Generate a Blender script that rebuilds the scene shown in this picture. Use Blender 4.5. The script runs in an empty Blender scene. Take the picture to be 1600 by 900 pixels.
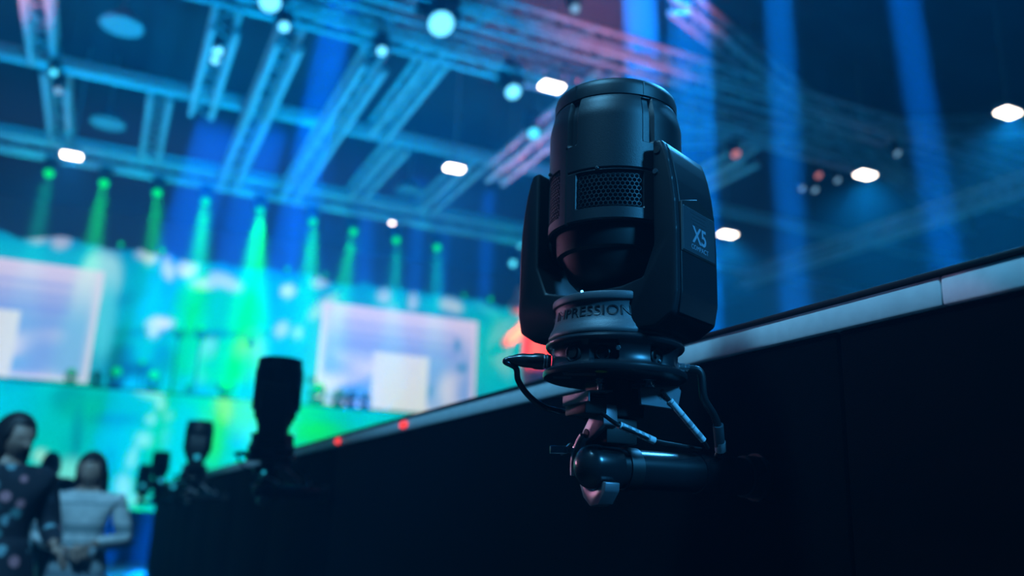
import bpy, bmesh, math, random
from mathutils import Vector, Matrix, noise
sc = bpy.context.scene
random.seed(7)
R_ = math.radians
PI = math.pi

# ------------------------------------------------------------------ camera, haze, lights, exposure
CAM = Vector((0, 0, 1.25))
FPX = 1345.0                                        # focal length in pixels of the 1600x900 frame
CR = Matrix(((0.90348334, -0.1399812, -0.40512111),
             (-0.42724989, -0.21851712, -0.87732993),
             (0.0342838, 0.96574092, -0.25723353)))
cam = bpy.data.cameras.new('camera'); co = bpy.data.objects.new('camera', cam)
sc.collection.objects.link(co); sc.camera = co
cam.sensor_width = 36; cam.lens = FPX / 1600 * 36; cam.clip_end = 200; cam.clip_start = .02
co.matrix_world = Matrix.Translation(CAM) @ CR.to_4x4()
cam.dof.use_dof = True; cam.dof.focus_distance = 1.225; cam.dof.aperture_fstop = 2.1
sc.view_settings.view_transform = 'Standard'; sc.view_settings.look = 'None'
sc.view_settings.exposure = 0; sc.view_settings.gamma = 1; sc.view_settings.use_curve_mapping = False
sc.cycles.use_denoising = True
sc.cycles.max_bounces = 6; sc.cycles.volume_bounces = 0; sc.cycles.sample_clamp_indirect = 4

world = bpy.data.worlds.new('hall_haze'); sc.world = world; world.use_nodes = True
wn = world.node_tree
wn.nodes['Background'].inputs[1].default_value = 0
vs = wn.nodes.new('ShaderNodeVolumeScatter')
vs.inputs['Density'].default_value = .013
vs.inputs['Color'].default_value = (.05, .55, 1, 1)  # blue light put into the haze colour, so white lamps halo blue
vs.inputs['Anisotropy'].default_value = .2
wn.links.new(vs.outputs[0], wn.nodes['World Output'].inputs['Volume'])


def aim(o, d): o.rotation_euler = Vector(d).to_track_quat('-Z', 'Y').to_euler()


def spot(loc, d, e, col, ang, blend=.4, r=.1):
    l = bpy.data.lights.new('spot_light', 'SPOT'); l.energy = e; l.color = col
    l.spot_size = R_(ang); l.spot_blend = blend; l.shadow_soft_size = r
    o = bpy.data.objects.new('spot_light', l); sc.collection.objects.link(o)
    o.location = loc; aim(o, d); return o


def area(loc, d, e, col, size, spread=180):
    l = bpy.data.lights.new('area_light', 'AREA'); l.energy = e; l.color = col; l.shape = 'DISK'
    l.size = size; l.spread = R_(spread)
    o = bpy.data.objects.new('area_light', l); sc.collection.objects.link(o)
    o.location = loc; aim(o, d); return o


def P(px, py, X=None, Y=None, Z=None):
    """the point of the hall seen at a pixel of the photograph, on the plane X, Y or Z"""
    d = CR @ Vector((px - 800, 450 - py, -FPX))
    i, v = (0, X) if X is not None else (1, Y) if Y is not None else (2, Z)
    return CAM + d * ((v - CAM[i]) / d[i])


# narrow blue beams of light standing in the haze (lamps in the roof, pointing down)
def beam(a, b, y, e, size, col=(0, .22, 1), top=12.85):
    p, q = P(*a, Y=y), P(*b, Y=y); d = (q - p).normalized()
    if d.z > 0: d = -d
    area(p + d * ((max(p.z, top) - p.z) / d.z), d, e, col, size, 1.5)


beam((1216, 0), (1242, 470), 9, 115, .46, (0, .34, 1))
beam((1412, 0), (1478, 400), 7.5, 105, .44, (0, .30, 1))
beam((535, 0), (462, 330), 16.6, 320, .75)
beam((345, 200), (292, 370), 18, 460, 1.05, top=0)
beam((420, 200), (372, 380), 18, 360, .9, top=0)
beam((500, 200), (478, 400), 20, 360, .9, top=0)
beam((1000, 0), (1012, 300), 14.27, 900, .8, (0, .32, 1))
beam((1075, 0), (1085, 300), 12.4, 500, .9, (0, .34, 1))
for px, e in ((575, 100), (650, 100), (690, 80), (760, 110), (800, 90), (560, 90)):
    beam((px + 4, 300), (px - 2, 430), 27.5, e, .55)
# washes on the roof trusses
for x, y, e in ((-5, 6, 4000), (3, 11, 5500), (3, 18, 5500), (9, 16, 2200), (-2, 20, 4000), (16, 8, 450), (20, 18, 600)):
    spot((x, y, 2.2), (0, .12, 1), e, (0, .36, 1), 120, 1, .4)
for x, y, d, e in ((10, 9, (-.18, .35, 1), 4500), (-6, 14, (.32, .2, 1), 9000), (13.5, 19, (-.5, -.2, 1), 8000)):
    spot((x, y, 2), d, e, (1, .2, .3), 30, .8, .3)
# unseen spots added to light the foreground and people: pale blue from the left of the roof, a pink one low from the stage side, blue from the right
def unseen_spot(loc, to, e, col, ang, r=.35): return spot(loc, Vector(to) - Vector(loc), e, col, ang, .6, r)


unseen_spot((-2.3, .3, 8.2), (.93, .7, 1.5), 2300, (.13, .55, 1), 46)
unseen_spot((-2.6, 9.0, 2.7), (.56, 1.17, 1.46), 1000, (1, .45, .75), 2.2)
unseen_spot((4.6, 3.0, 6.5), (.67, 1.08, 1.7), 1500, (.05, .42, 1), 25)
unseen_spot((2.5, -4.0, 5.0), (.67, 1.08, 1.45), 2300, (.04, .42, 1), 14, .5)
unseen_spot((-2.6, 9.0, 3.2), (.60, 1.12, 1.70), 800, (.75, .5, 1), 2.2)
unseen_spot((-1.5, .5, 6.5), (-.2, 6.0, 1.2), 2000, (.18, .60, 1), 26)
for x in (-3, 0, 3, 6, 9, 12):  # unseen spots added to lift the cyan haze above the video wall
    spot((x, 25.5, 8.35), (0, -.3, 1), 90, (0, .72, 1), 110, 1, .3)


# ------------------------------------------------------------------ helpers
def pix(p):
    c = CR.transposed() @ (Vector(p) - CAM)
    return 800 + FPX * c.x / -c.z, 450 - FPX * c.y / -c.z


def lin(c):
    return tuple((v / 255 / 12.92) if v <= 10 else ((v / 255 + .055) / 1.055) ** 2.4 for v in c)


def mat(name, col, rough=.5, metal=0, emit=0, ecol=None, var=.15, scale=40, bump=0, bscale=300, spec=.5):
    m = bpy.data.materials.new(name); m.use_nodes = True
    nt = m.node_tree; b = nt.nodes['Principled BSDF']
    b.inputs['Roughness'].default_value = rough; b.inputs['Metallic'].default_value = metal
    b.inputs['Specular IOR Level'].default_value = spec
    if emit:
        b.inputs['Base Color'].default_value = (*col, 1)
        b.inputs['Emission Color'].default_value = (*(ecol or col), 1)
        b.inputs['Emission Strength'].default_value = emit
        return m
    tc = nt.nodes.new('ShaderNodeTexCoord'); n = nt.nodes.new('ShaderNodeTexNoise')
    n.inputs['Scale'].default_value = scale; n.inputs['Detail'].default_value = 3
    nt.links.new(tc.outputs['Object'], n.inputs['Vector'])
    mx = nt.nodes.new('ShaderNodeMix'); mx.data_type = 'RGBA'
    mx.inputs[6].default_value = (*[c * (1 - var) for c in col], 1)
    mx.inputs[7].default_value = (*[min(1, c * (1 + var)) for c in col], 1)
    nt.links.new(n.outputs['Fac'], mx.inputs[0]); nt.links.new(mx.outputs[2], b.inputs['Base Color'])
    if bump:
        n2 = nt.nodes.new('ShaderNodeTexNoise'); n2.inputs['Scale'].default_value = bscale
        nt.links.new(tc.outputs['Object'], n2.inputs['Vector'])
        bp = nt.nodes.new('ShaderNodeBump'); bp.inputs['Strength'].default_value = bump; bp.inputs['Distance'].default_value = .002
        nt.links.new(n2.outputs['Fac'], bp.inputs['Height']); nt.links.new(bp.outputs[0], b.inputs['Normal'])
    return m


def attr_mat(name, attr, strength):
    m = bpy.data.materials.new(name); m.use_nodes = True
    nt = m.node_tree; b = nt.nodes['Principled BSDF']; b.inputs['Base Color'].default_value = (.01, .01, .01, 1)
    a = nt.nodes.new('ShaderNodeAttribute'); a.attribute_name = attr
    nt.links.new(a.outputs['Color'], b.inputs['Emission Color']); b.inputs['Emission Strength'].default_value = strength
    return m


M = dict(
    shell=mat('black moulded plastic', (.011, .013, .016), .44, bump=.15, bscale=900),
    core=mat('matt black plastic', (.0045, .0045, .005), .6),
    yoke=mat('satin black plastic', (.009, .011, .014), .42, spec=.3, bump=.15, bscale=900),
    drum=mat('dark grey plastic', (.09, .094, .102), .40, bump=.2, bscale=900),
    letter=mat('black lettering', (.012, .012, .014), .35),
    base=mat('black die cast metal', (.014, .015, .018), .32, .2),
    dark=mat('black rubber', (.012, .012, .013), .45),
    gloss=mat('glossy black rubber', (.012, .013, .015), .25),
    alu=mat('aluminium', (.34, .33, .36), .38, .7),
    steel=mat('zinc steel', (.6, .6, .62), .25, .95),
    bracket=mat('grey steel plate', (.16, .18, .2), .45, .5),
    label=mat('dark grey label', (.045, .05, .058), .4),
    labelink=mat('pale label print', (.26, .3, .36), .5),
    sticker=mat('yellow sticker', (.5, .42, .02), .5),
    sleeve=mat('clear heat shrink sleeve', (.75, .78, .8), .3),
    band=mat('grey print band', (.36, .40, .43), .4),
    white=mat('white plastic', (.7, .72, .74), .4),
    truss=mat('truss aluminium', (.5, .5, .52), .4, .3),
    panel=mat('black panel cloth', (.0014, .0015, .002), .9, bump=.5, bscale=700, spec=.03, var=.4, scale=6),
    board=mat('black board edge', (.012, .012, .013), .6, var=.5, scale=12),
    strip=mat('brushed silver strip', (.86, .87, .88), .5, 0),
    hall=mat('dark hall surface', (.022, .025, .035), .8, scale=.6, var=.4),
    floor=mat('dark hall floor', (.05, .05, .055), .5, scale=2, var=.3),
    lampbody=mat('grey lamp housing', (.3, .3, .32), .5),
    mover=mat('black lamp casing', (.02, .02, .022), .5),
    lamp=mat('high bay light', (0, 0, 0), emit=14, ecol=(1, .97, .92)),
    redglow=mat('red reflection glow', (0, 0, 0), emit=1.3, ecol=(1, .05, .05)),
    blueled=mat('blue status light', (0, 0, 0), emit=7, ecol=(.08, .45, 1)),
    skin=mat('skin', (.42, .26, .21), .5, var=.06),
    hair=mat('dark hair', (.018, .013, .013), .5, var=.3, scale=60),
    shoe=mat('black shoe leather', (.02, .02, .02), .4),
    jacket=mat('dark jacket cloth', (.02, .024, .035), .8),
    red=mat('red stage cloth', (.8, .03, .015), .6),
    salmon=mat('salmon stage cloth', (.75, .3, .25), .6),
)


def emat(name, col, e): return mat(name, (0, 0, 0), emit=e, ecol=col)


M['green'] = emat('green beam lens', (.0, 1, .08), 1.1)
M['green2'] = emat('dim green beam lens', (.0, .75, .12), 1.0)
M['cyanlens'] = emat('cyan lamp lens', (.06, .65, 1), 2.2)
M['bluelens'] = emat('pale blue lamp lens', (.12, .62, 1), 2.6)
M['palelens'] = emat('pale lamp lens', (.2, .5, .85), 1.0)
M['pinklens'] = emat('pink lamp lens', (.8, .3, .35), .8)
M['display'] = emat('cyan glow dot', (.02, .5, .75), .9)  # glow of the cyan dots put on the far lights
M['whitelens'] = emat('white lamp lens', (1, .97, 1), 12)


def bm_new(): return bmesh.new()


def obj(name, bm, m, parent=None, angle=35, loc=None):
    bmesh.ops.remove_doubles(bm, verts=bm.verts, dist=1e-6)
    bmesh.ops.recalc_face_normals(bm, faces=bm.faces)
    me = bpy.data.meshes.new(name); bm.to_mesh(me); bm.free()
    for p in me.polygons: p.use_smooth = True
    me.set_sharp_from_angle(angle=R_(angle))
    if m: me.materials.append(m)
    o = bpy.data.objects.new(name, me); sc.collection.objects.link(o)
    if parent: o.parent = parent
    if loc: o.location = loc
    return o


def tag(o, label=None, cat=None, group=None, kind=None):
    if label: o['label'] = label
    if cat: o['category'] = cat
    if group: o['group'] = group
    if kind: o['kind'] = kind
    return o


def thing(name, label, cat, loc=(0, 0, 0), rz=0, group=None):
    o = bpy.data.objects.new(name, None); sc.collection.objects.link(o)
    o.location = loc; o.rotation_euler = (0, 0, rz); o.empty_display_size = .1
    return tag(o, label, cat, group)


def struct(name, bm, m):
    return tag(obj(name, bm, m), kind='structure')


def dup(root, loc, label, rot=None, group=None):
    r = root.copy(); sc.collection.objects.link(r); r.location = loc
    if rot is not None: r.rotation_euler = rot
    r['label'] = label
    if group: r['group'] = group
    for ch in list(root.children):
        c = ch.copy(); sc.collection.objects.link(c); c.parent = r
        for g in list(ch.children):
            d = g.copy(); sc.collection.objects.link(d); d.parent = c
    return r


def frame(d):
    d = Vector(d).normalized(); u = d.orthogonal().normalized(); return u, d.cross(u), d


def add_box(bm, a, b, bev=0):
    x0, y0, z0 = a; x1, y1, z1 = b
    v = [bm.verts.new((x, y, z)) for x in (x0, x1) for y in (y0, y1) for z in (z0, z1)]
    f = [bm.faces.new([v[i] for i in q]) for q in ((0, 1, 3, 2), (4, 6, 7, 5), (0, 4, 5, 1), (2, 3, 7, 6), (0, 2, 6, 4), (1, 5, 7, 3))]
    if bev:
        es = list({e for q in f for e in q.edges})
        bmesh.ops.bevel(bm, geom=es, offset=bev, segments=2, affect='EDGES', profile=.5)


def add_cyl(bm, p0, p1, r0, r1=None, n=24, cap=True):
    r1 = r0 if r1 is None else r1
    p0 = Vector(p0); p1 = Vector(p1); u, v, d = frame(p1 - p0)
    rings = []
    for p, r in ((p0, r0), (p1, r1)):
        rings.append([bm.verts.new(p + (u * math.cos(2 * PI * i / n) + v * math.sin(2 * PI * i / n)) * r) for i in range(n)])
    for i in range(n):
        bm.faces.new((rings[0][i], rings[0][(i + 1) % n], rings[1][(i + 1) % n], rings[1][i]))
    if cap:
        bm.faces.new(rings[0][::-1]); bm.faces.new(rings[1])


def add_lathe(bm, prof, n=48, p0=(0, 0, 0), axis=(0, 0, 1), closed=False):
    """prof: (radius, height) along axis"""
    p0 = Vector(p0); u, v, d = frame(axis)
    if abs(Vector(axis).normalized().z) > .99: u, v, d = Vector((1, 0, 0)), Vector((0, 1, 0)), Vector((0, 0, 1 if axis[2] > 0 else -1))
    rings = []
    for r, h in prof:
        rings.append([bm.verts.new(p0 + d * h + (u * math.cos(2 * PI * i / n) + v * math.sin(2 * PI * i / n)) * max(r, 1e-5)) for i in range(n)])
    for a, b in zip(rings, rings[1:]):
        for i in range(n): bm.faces.new((a[i], a[(i + 1) % n], b[(i + 1) % n], b[i]))
    if closed:
        for i in range(n): bm.faces.new((rings[-1][i], rings[-1][(i + 1) % n], rings[0][(i + 1) % n], rings[0][i]))
    else:
        bm.faces.new(rings[0][::-1]); bm.faces.new(rings[-1])


def smooth_path(pts, k=8):
    pts = [Vector(p) for p in pts]; q = [2 * pts[0] - pts[1]] + pts + [2 * pts[-1] - pts[-2]]
    out = []
    for i in range(1, len(q) - 2):
        for j in range(k):
            t = j / k; a, b, c, d = q[i - 1:i + 3]
            out.append(.5 * (2 * b + (c - a) * t + (2 * a - 5 * b + 4 * c - d) * t * t + (3 * b - a - 3 * c + d) * t ** 3))
    return out + [pts[-1]]


def add_tube(bm, pts, r, n=10, k=8):
    pts = smooth_path(pts, k) if k else [Vector(p) for p in pts]
    u, v, d = frame(pts[1] - pts[0]); rings = []
    for i, p in enumerate(pts):
        t = (pts[min(i + 1, len(pts) - 1)] - pts[max(i - 1, 0)]).normalized()
        u = (u - t * u.dot(t)).normalized(); v = t.cross(u)
        rr = r[i * len(r) // len(pts)] if isinstance(r, (list, tuple)) else r
        rings.append([bm.verts.new(p + (u * math.cos(2 * PI * j / n) + v * math.sin(2 * PI * j / n)) * rr) for j in range(n)])
    for a, b in zip(rings, rings[1:]):
        for i in range(n): bm.faces.new((a[i], a[(i + 1) % n], b[(i + 1) % n], b[i]))
    bm.faces.new(rings[0][::-1]); bm.faces.new(rings[-1])


def add_prism(bm, poly, fn, d0, d1, bev=0, seg=3):
    """extrude a 2-D outline; fn(a, b, d) gives the 3-D point"""
    a = [bm.verts.new(fn(x, y, d0)) for x, y in poly]; b = [bm.verts.new(fn(x, y, d1)) for x, y in poly]
    n = len(poly); fs = [bm.faces.new(a[::-1]), bm.faces.new(b)]
    for i in range(n): fs.append(bm.faces.new((a[i], a[(i + 1) % n], b[(i + 1) % n], b[i])))
    if bev:
        bmesh.ops.recalc_face_normals(bm, faces=fs)
        es = list({e for f in fs for e in f.edges})
        bmesh.ops.bevel(bm, geom=es, offset=bev, segments=seg, affect='EDGES', profile=.5, clamp_overlap=True)


def arc(cx, cy, r, a0, a1, n):
    return [(cx + r * math.cos(R_(a0 + (a1 - a0) * i / n)), cy + r * math.sin(R_(a0 + (a1 - a0) * i / n))) for i in range(n + 1)]


def text_mesh(body, size, ext, fn, name, m, parent, spacing=1.0):
    """letters as real geometry; fn maps (x, y, depth) of the flat text to 3-D"""
    cu = bpy.data.curves.new('lettering', 'FONT'); cu.body = body; cu.size = size; cu.extrude = ext
    cu.align_x = 'CENTER'; cu.align_y = 'CENTER'; cu.space_character = spacing; cu.resolution_u = 4; cu.offset = .0006 if body == 'X5' else 0
    t = bpy.data.objects.new('lettering', cu); sc.collection.objects.link(t)
    bpy.context.view_layer.update()
    me = bpy.data.meshes.new_from_object(t.evaluated_get(bpy.context.evaluated_depsgraph_get()))
    bpy.data.objects.remove(t); bpy.data.curves.remove(cu)
    bm = bm_new(); bm.from_mesh(me); bpy.data.meshes.remove(me)
    bmesh.ops.triangulate(bm, faces=bm.faces)
    for v in bm.verts: v.co = fn(v.co.x, v.co.y, v.co.z)
    return obj(name, bm, m, parent)


# ------------------------------------------------------------------ the hall
HX0, HX1, HY0, HY1, HZ = -16, 30, -8, 38, 13
bm = bm_new(); add_box(bm, (HX0, HY0, -.2), (HX1, HY1, 0)); struct('floor', bm, M['floor'])
bm = bm_new(); add_box(bm, (HX0, HY0, HZ), (HX1, HY1, HZ + .2)); struct('ceiling', bm, M['hall'])
bm = bm_new(); add_box(bm, (HX0 - .2, HY0, 0), (HX0, HY1, HZ)); struct('wall_left', bm, M['hall'])
bm = bm_new(); add_box(bm, (HX1, HY0, 0), (HX1 + .2, HY1, HZ)); struct('wall_right', bm, M['hall'])
bm = bm_new(); add_box(bm, (HX0, HY1, 0), (HX1, HY1 + .2, HZ)); struct('wall_back', bm, M['hall'])
bm = bm_new(); add_box(bm, (HX0, HY0 - .2, 0), (HX1, HY0, HZ)); struct('wall_front', bm, M['hall'])

# ------------------------------------------------------------------ barrier along the right
WX = .93
barrier = thing('barrier', 'long black panelled barrier wall with a silver strip along its top edge', 'barrier', (WX, 0, 0))
seams = [-2.2, -.35, .897, 3.784, 5.2, 6.7, 8.2, 9.7, 11.2, 12.7, 14.2, 15.7]
for a, b in zip(seams, seams[1:]):
    bm = bm_new(); add_box(bm, (0, a + .003, 0), (.05, b - .003, 1.523), .004); obj('panel', bm, M['panel'], barrier)
for a, b in ((-2.2, .7177), (.7185, 4.85), (4.852, 10), (10.002, 15.7)):
    bm = bm_new(); add_box(bm, (-.006, a, 1.524), (.05, b, 1.562), .003); obj('silver_strip', bm, M['strip'], barrier)
bm = bm_new(); add_box(bm, (-.010, -2.2, 1.563), (.30, 15.7, 1.571), .003); obj('top_board', bm, M['board'], barrier)
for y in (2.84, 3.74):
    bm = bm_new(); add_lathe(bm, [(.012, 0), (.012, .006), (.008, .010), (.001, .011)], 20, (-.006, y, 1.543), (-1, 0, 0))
    o = obj('red_reflection', bm, M['redglow'], barrier)  # glowing discs stand in for red light reflected in the strip
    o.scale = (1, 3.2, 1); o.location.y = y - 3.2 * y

# ------------------------------------------------------------------ the wash light clamped to the barrier's pipe arm
FX = Vector((.6695, 1.0785, 1.4542))
PIPE_Z = -.131


def pol(r, th, z):
    """th in degrees from the front (-y), positive to the right"""
    return Vector((r * math.sin(R_(th)), -r * math.cos(R_(th)), z))


def sstep(a, b, x):
    if a == b: return float(x >= a)
    t = min(1, max(0, (x - a) / (b - a))); return t * t * (3 - 2 * t)


def head_shell():
    bm = bm_new()
    zs = [.212, .2125, .214, .22] + [.22 + .0025 * i for i in range(1, 76)] + [.4095, .412]
    zs = sorted(set(round(z, 5) for z in zs)); n = 240; rings = []
    for z in zs:
        ring = []
        for i in range(n):
            th = i * 360 / n - 180; a = abs(th)
            r = .103
            if z > .375: r -= .006 * sstep(.375, .412, z) ** 1.2
            if z > .408: r -= .002 * (z - .408) / .004
            if z < .214: r -= .003 * (.214 - z) / .002
            for c in (-33, 33, -95, 95, 147, -147):         # grooves between the cover panels
                dth = abs(th - c)
                w = 5.5 if z > .333 else 0
                if w and dth < w: r -= .0065 * min(1, (w - dth) / 2.5) * sstep(.333, .337, z)
                if z <= .333 and dth < 1.2 and abs(c) != 33: r -= .0025
            if z <= .333 and 38.5 < a < 40: r -= .003
            r += .0018 * sstep(39, 37.5, a) if z <= .333 else .0018 * sstep(30, 28, a) * sstep(.412, .40, z)
            if a < 27.5 and .231 < z < .286: r -= .005        # vent recesses
            if 48 < a < 84 and .228 < z < .305: r -= .006
            if .288 < z < .2905 and a < 38: r -= .0025
            ring.append(bm.verts.new(pol(r, th, z)))
        rings.append(ring)
    for a, b in zip(rings, rings[1:]):
        for i in range(n): bm.faces.new((a[i], a[(i + 1) % n], b[(i + 1) % n], b[i]))
    bm.faces.new(rings[0][::-1]); bm.faces.new(rings[-1])
    return bm


def hex_grille(th0, th1, z0, z1, Rr, a, depth=.0025, slope=0):
    bm = bm_new(); w = math.degrees(a * math.sqrt(3) / Rr); row = 0; z = z0
    def ring(cth, cz, rad, rr):
        return [bm.verts.new(pol(rr, cth + math.degrees(rad * math.cos(R_(60 * k + 30)) / Rr), cz + rad * math.sin(R_(60 * k + 30)))) for k in range(6)]
    while z <= z1:
        th = th0 + (w / 2 if row % 2 else 0)
        while th <= th1:
            o1 = ring(th, z, a * 1.0, Rr); i1 = ring(th, z, a * .82, Rr); i0 = ring(th, z, a * .82, Rr - depth)
            for k in range(6):
                l = (k + 1) % 6
                bm.faces.new((o1[k], o1[l], i1[l], i1[k])); bm.faces.new((i1[k], i1[l], i0[l], i0[k]))
            th += w
        z += a * 1.5; row += 1
    return bm


def make_wash_light():
    t = thing('wash_light', 'large black moving head light in sharp focus, clamped upright to the nearest pipe arm', 'stage light', FX, 0, 'moving head lights along the barrier')
    # fixed base: lip, concave wall, flange
    B = R_(-31.8)
    bm = bm_new()
    prof = [(.02, -.006), (.100, -.006), (.1045, -.004), (.106, 0), (.1055, .004), (.101, .007), (.096, .009), (.0935, .014),
            (.093, .022), (.0935, .030), (.096, .035), (.1005, .038), (.1025, .041), (.1025, .044), (.100, .0475), (.097, .049), (.02, .049)]
    n = 180; rings = []
    for r, h in prof:
        ring = []
        for i in range(n):
            th = i * 360 / n - 180; rr = r
            if .012 < h < .036:
                if -50 < th < -28: rr = min(r, .0915) + .002
                if -22 < th < 4: rr = r - .010 * min(1, (th + 22) / 4, (4 - th) / 2)
                if 33 < th < 63: rr = r - .016 * math.sin((th - 33) / 30 * PI) ** .5
                if 78 < abs(th) < 104 or abs(th) > 150: rr = r - .004
            ring.append(bm.verts.new(pol(rr, th, h)))
        rings.append(ring)
    for a, b in zip(rings, rings[1:]):
        for i in range(n): bm.faces.new((a[i], a[(i + 1) % n], b[(i + 1) % n], b[i]))
    bm.faces.new(rings[0][::-1]); bm.faces.new(rings[-1])
    base = obj('base', bm, M['base'], t); base.rotation_euler.z = B
    def radial(name, m, th, z, prof, r0, n=28):
        b2 = bm_new(); d = pol(1, th, 0); add_lathe(b2, prof, n, d * r0 + Vector((0, 0, z)), d); return obj(name, b2, m, base)
    radial('power_socket', M['dark'], -38, .0225, [(.0135, 0), (.0135, .004), (.0115, .0055), (.0105, .002), (.0075, .002), (.007, .005), (.001, .005)], .0905)
    radial('data_socket', M['dark'], 47, .0225, [(.0125, 0), (.0125, .006), (.0105, .0075), (.0095, .003), (.003, .002), (.0025, .006), (.001, .006)], .076)
    radial('data_socket', M['dark'], -11, .021, [(.011, 0), (.011, .004), (.009, .005), (.008, .001), (.001, .001)], .082)
    radial('screw', M['steel'], 3, .0265, [(.0036, 0), (.0036, .003), (.0025, .004), (.001, .004)], .092, 16)
    radial('screw', M['steel'], 52, .017, [(.0026, 0), (.0026, .003), (.0015, .004), (.001, .004)], .078, 16)
    radial('cable_gland', M['steel'], 92, .016, [(.0085, 0), (.0085, .004), (.0075, .005), (.0075, .013), (.006, .014), (.006, .020), (.001, .02)], .0895, 20)
    b2 = bm_new(); add_cyl(b2, (-.018, -.091, -.0068), (-.018, -.091, -.0062), .0085, n=24); obj('warning_sticker', b2, M['sticker'], base)
    b2 = bm_new(); add_box(b2, (-.072, -.075, -.0068), (-.026, -.055, -.0062)); obj('rating_label', b2, M['bracket'], base)
    b2 = bm_new(); add_box(b2, (-.088, -.042, -.0068), (-.062, -.022, -.0062)); obj('rating_label', b2, M['bracket'], base)
    # pan drum with the lettering
    YK = R_(-65.8)
    bm = bm_new()
    add_lathe(bm, [(.05, .0495), (.0975, .0495), (.0985, .0515), (.0985, .0555), (.0968, .0585), (.0962, .061), (.0935, .0655), (.0912, .071), (.0896, .078), (.0888, .086), (.0886, .093),
                   (.0895, .0965), (.0925, .0980), (.0932, .0995), (.0932, .1065), (.0925, .1085), (.090, .110), (.05, .111)], 120)
    drum = obj('pan_drum', bm, M['drum'], t, 30); drum.rotation_euler.z = YK
    text_mesh('IMPRESSION', .0205, .0008, lambda x, y, d: pol(.0892 + .0030 * max(0, (-y - .001) / .008) ** 1.5 + d, math.degrees(x * 1.13 / .0906) + 8.5, .0810 + y), 'lettering', M['letter'], drum, 1.06)
    for th in (-50, 54):
        b2 = bm_new(); d = pol(1, th, 0); add_lathe(b2, [(.0042, 0), (.0042, .0016), (.003, .0022), (.001, .0022)], 20, d * .0885 + Vector((0, 0, .082)), d); obj('bolt_cover', b2, M['letter'], drum)
    # yoke
    po = [(.104, .330), (.119, .328), (.1245, .314), (.130, .295), (.1355, .265), (.1392, .232), (.141, .19), (.141, .10), (.135, .07), (.106, .0525), (.06, .0525)]
    pin = [(.104, .172), (.086, .128), (.05, .120)]
    outline = po + [(-x, z) for x, z in po[::-1]] + [(-x, z) for x, z in pin] + [(x, z) for x, z in pin[::-1]]
    bm = bm_new(); add_prism(bm, outline, lambda x, z, y: Vector((x, y, z)), -.060, .060, .005, 3)
    yoke = obj('yoke', bm, M['yoke'], t, 28); yoke.rotation_euler.z = YK
    for s in (1, -1):
        # raised outer cap that follows the arm, with its groove
        def fy(x, z, y): return Vector((s * x, y, z))
        cap = [(.1175, .324), (.1215, .324), (.1272, .311), (.1325, .293), (.1380, .264), (.1418, .231), (.1436, .19), (.1436, .100), (.138, .071), (.134, .071), (.139, .1), (.1385, .19), (.1365, .231), (.1325, .264), (.127, .292)]
        bm = bm_new(); add_prism(bm, cap, fy, -.050, .050, .0012, 1); obj('arm_cover', bm, M['yoke'], yoke)
        bm = bm_new(); add_cyl(bm, (s * .098, 0, .215), (s * .106, 0, .215), .034, n=40); obj('tilt_pivot', bm, M['core'], yoke)
    # label plate on the right arm's outer face: dark recess above, plate, print
    bm = bm_new(); add_prism(bm, [(-.050, .232), (-.005, .246), (.046, .232), (.046, .158), (-.050, .158)], lambda y, z, x: Vector((x, y, z)), .1405, .1448, .0012, 1)
    obj('label_recess', bm, M['core'], yoke)
    bm = bm_new(); add_prism(bm, [(-.048, .226), (.044, .226), (.044, .161), (-.048, .161)], lambda y, z, x: Vector((x, y, z)), .1440, .1456, .0005, 1)
    obj('label_plate', bm, M['label'], yoke)
    def side(sx, cz): return lambda x, y, d: Vector((.1457 + d, sx + x, cz + y))
    text_mesh('X5', .034, .0003, side(-.002, .1885), 'lettering', M['labelink'], yoke, .95)
    text_mesh('COMPACT', .0100, .0003, side(-.002, .1705), 'lettering', M['labelink'], yoke, 1.05)
    for k, w in enumerate((.030, .042, .036, .046)):
        bm = bm_new(); add_box(bm, (.1455, -.004 - w / 2, .205 + .005 * k), (.1459, -.004 + w / 2, .2062 + .005 * k)); obj('small_print', bm, M['label'], yoke)
    for x, z, r, m in ((.112, .312, .0052, 'core'), (.109, .280, .0040, 'steel')):
        bm = bm_new(); add_cyl(bm, (x, -.0615, z), (x, -.058, z), r, n=20); obj('screw', bm, M[m], yoke)
    # head: bowl, shell, cap, vents
    HD = R_(-36.8)
    bm = bm_new()
    add_lathe(bm, [(.02, .128), (.045, .130), (.060, .136), (.070, .147), (.077, .162), (.081, .176), (.0885, .179), (.0895, .183), (.0905, .200), (.0905, .214), (.05, .216)], 96)
    bowl = obj('head_back', bm, M['core'], t, 50); bowl.rotation_euler.z = HD
    shell = obj('head_shell', head_shell(), M['shell'], t, 25); shell.rotation_euler.z = HD
    bm = bm_new()
    add_lathe(bm, [(.05, .410), (.0935, .410), (.0935, .4125), (.0962, .413), (.0965, .428), (.0945, .436), (.0905, .4405), (.082, .443), (.078, .441), (.03, .439)], 120)
    cap = obj('lens_ring', bm, M['shell'], t, 30); cap.rotation_euler.z = HD
    for th in (-33, 31):
        b2 = bm_new(); add_prism(b2, [(th - .5, .4125), (th + .5, .4125), (th + .5, .436), (th - .5, .436)], lambda a, z, r: pol(r, a, z), .093, .0972); obj('rib', b2, M['shell'], cap)
    bm = bm_new(); add_lathe(bm, [(.077, .4415), (.06, .446), (.03, .449), (.001, .450)], 60); ln = obj('lens', bm, M['gloss'], t); ln.rotation_euler.z = HD
    obj('vent_grille', hex_grille(-25.5, 25.5, .236, .282, .1035, .0040), M['shell'], shell)
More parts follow.
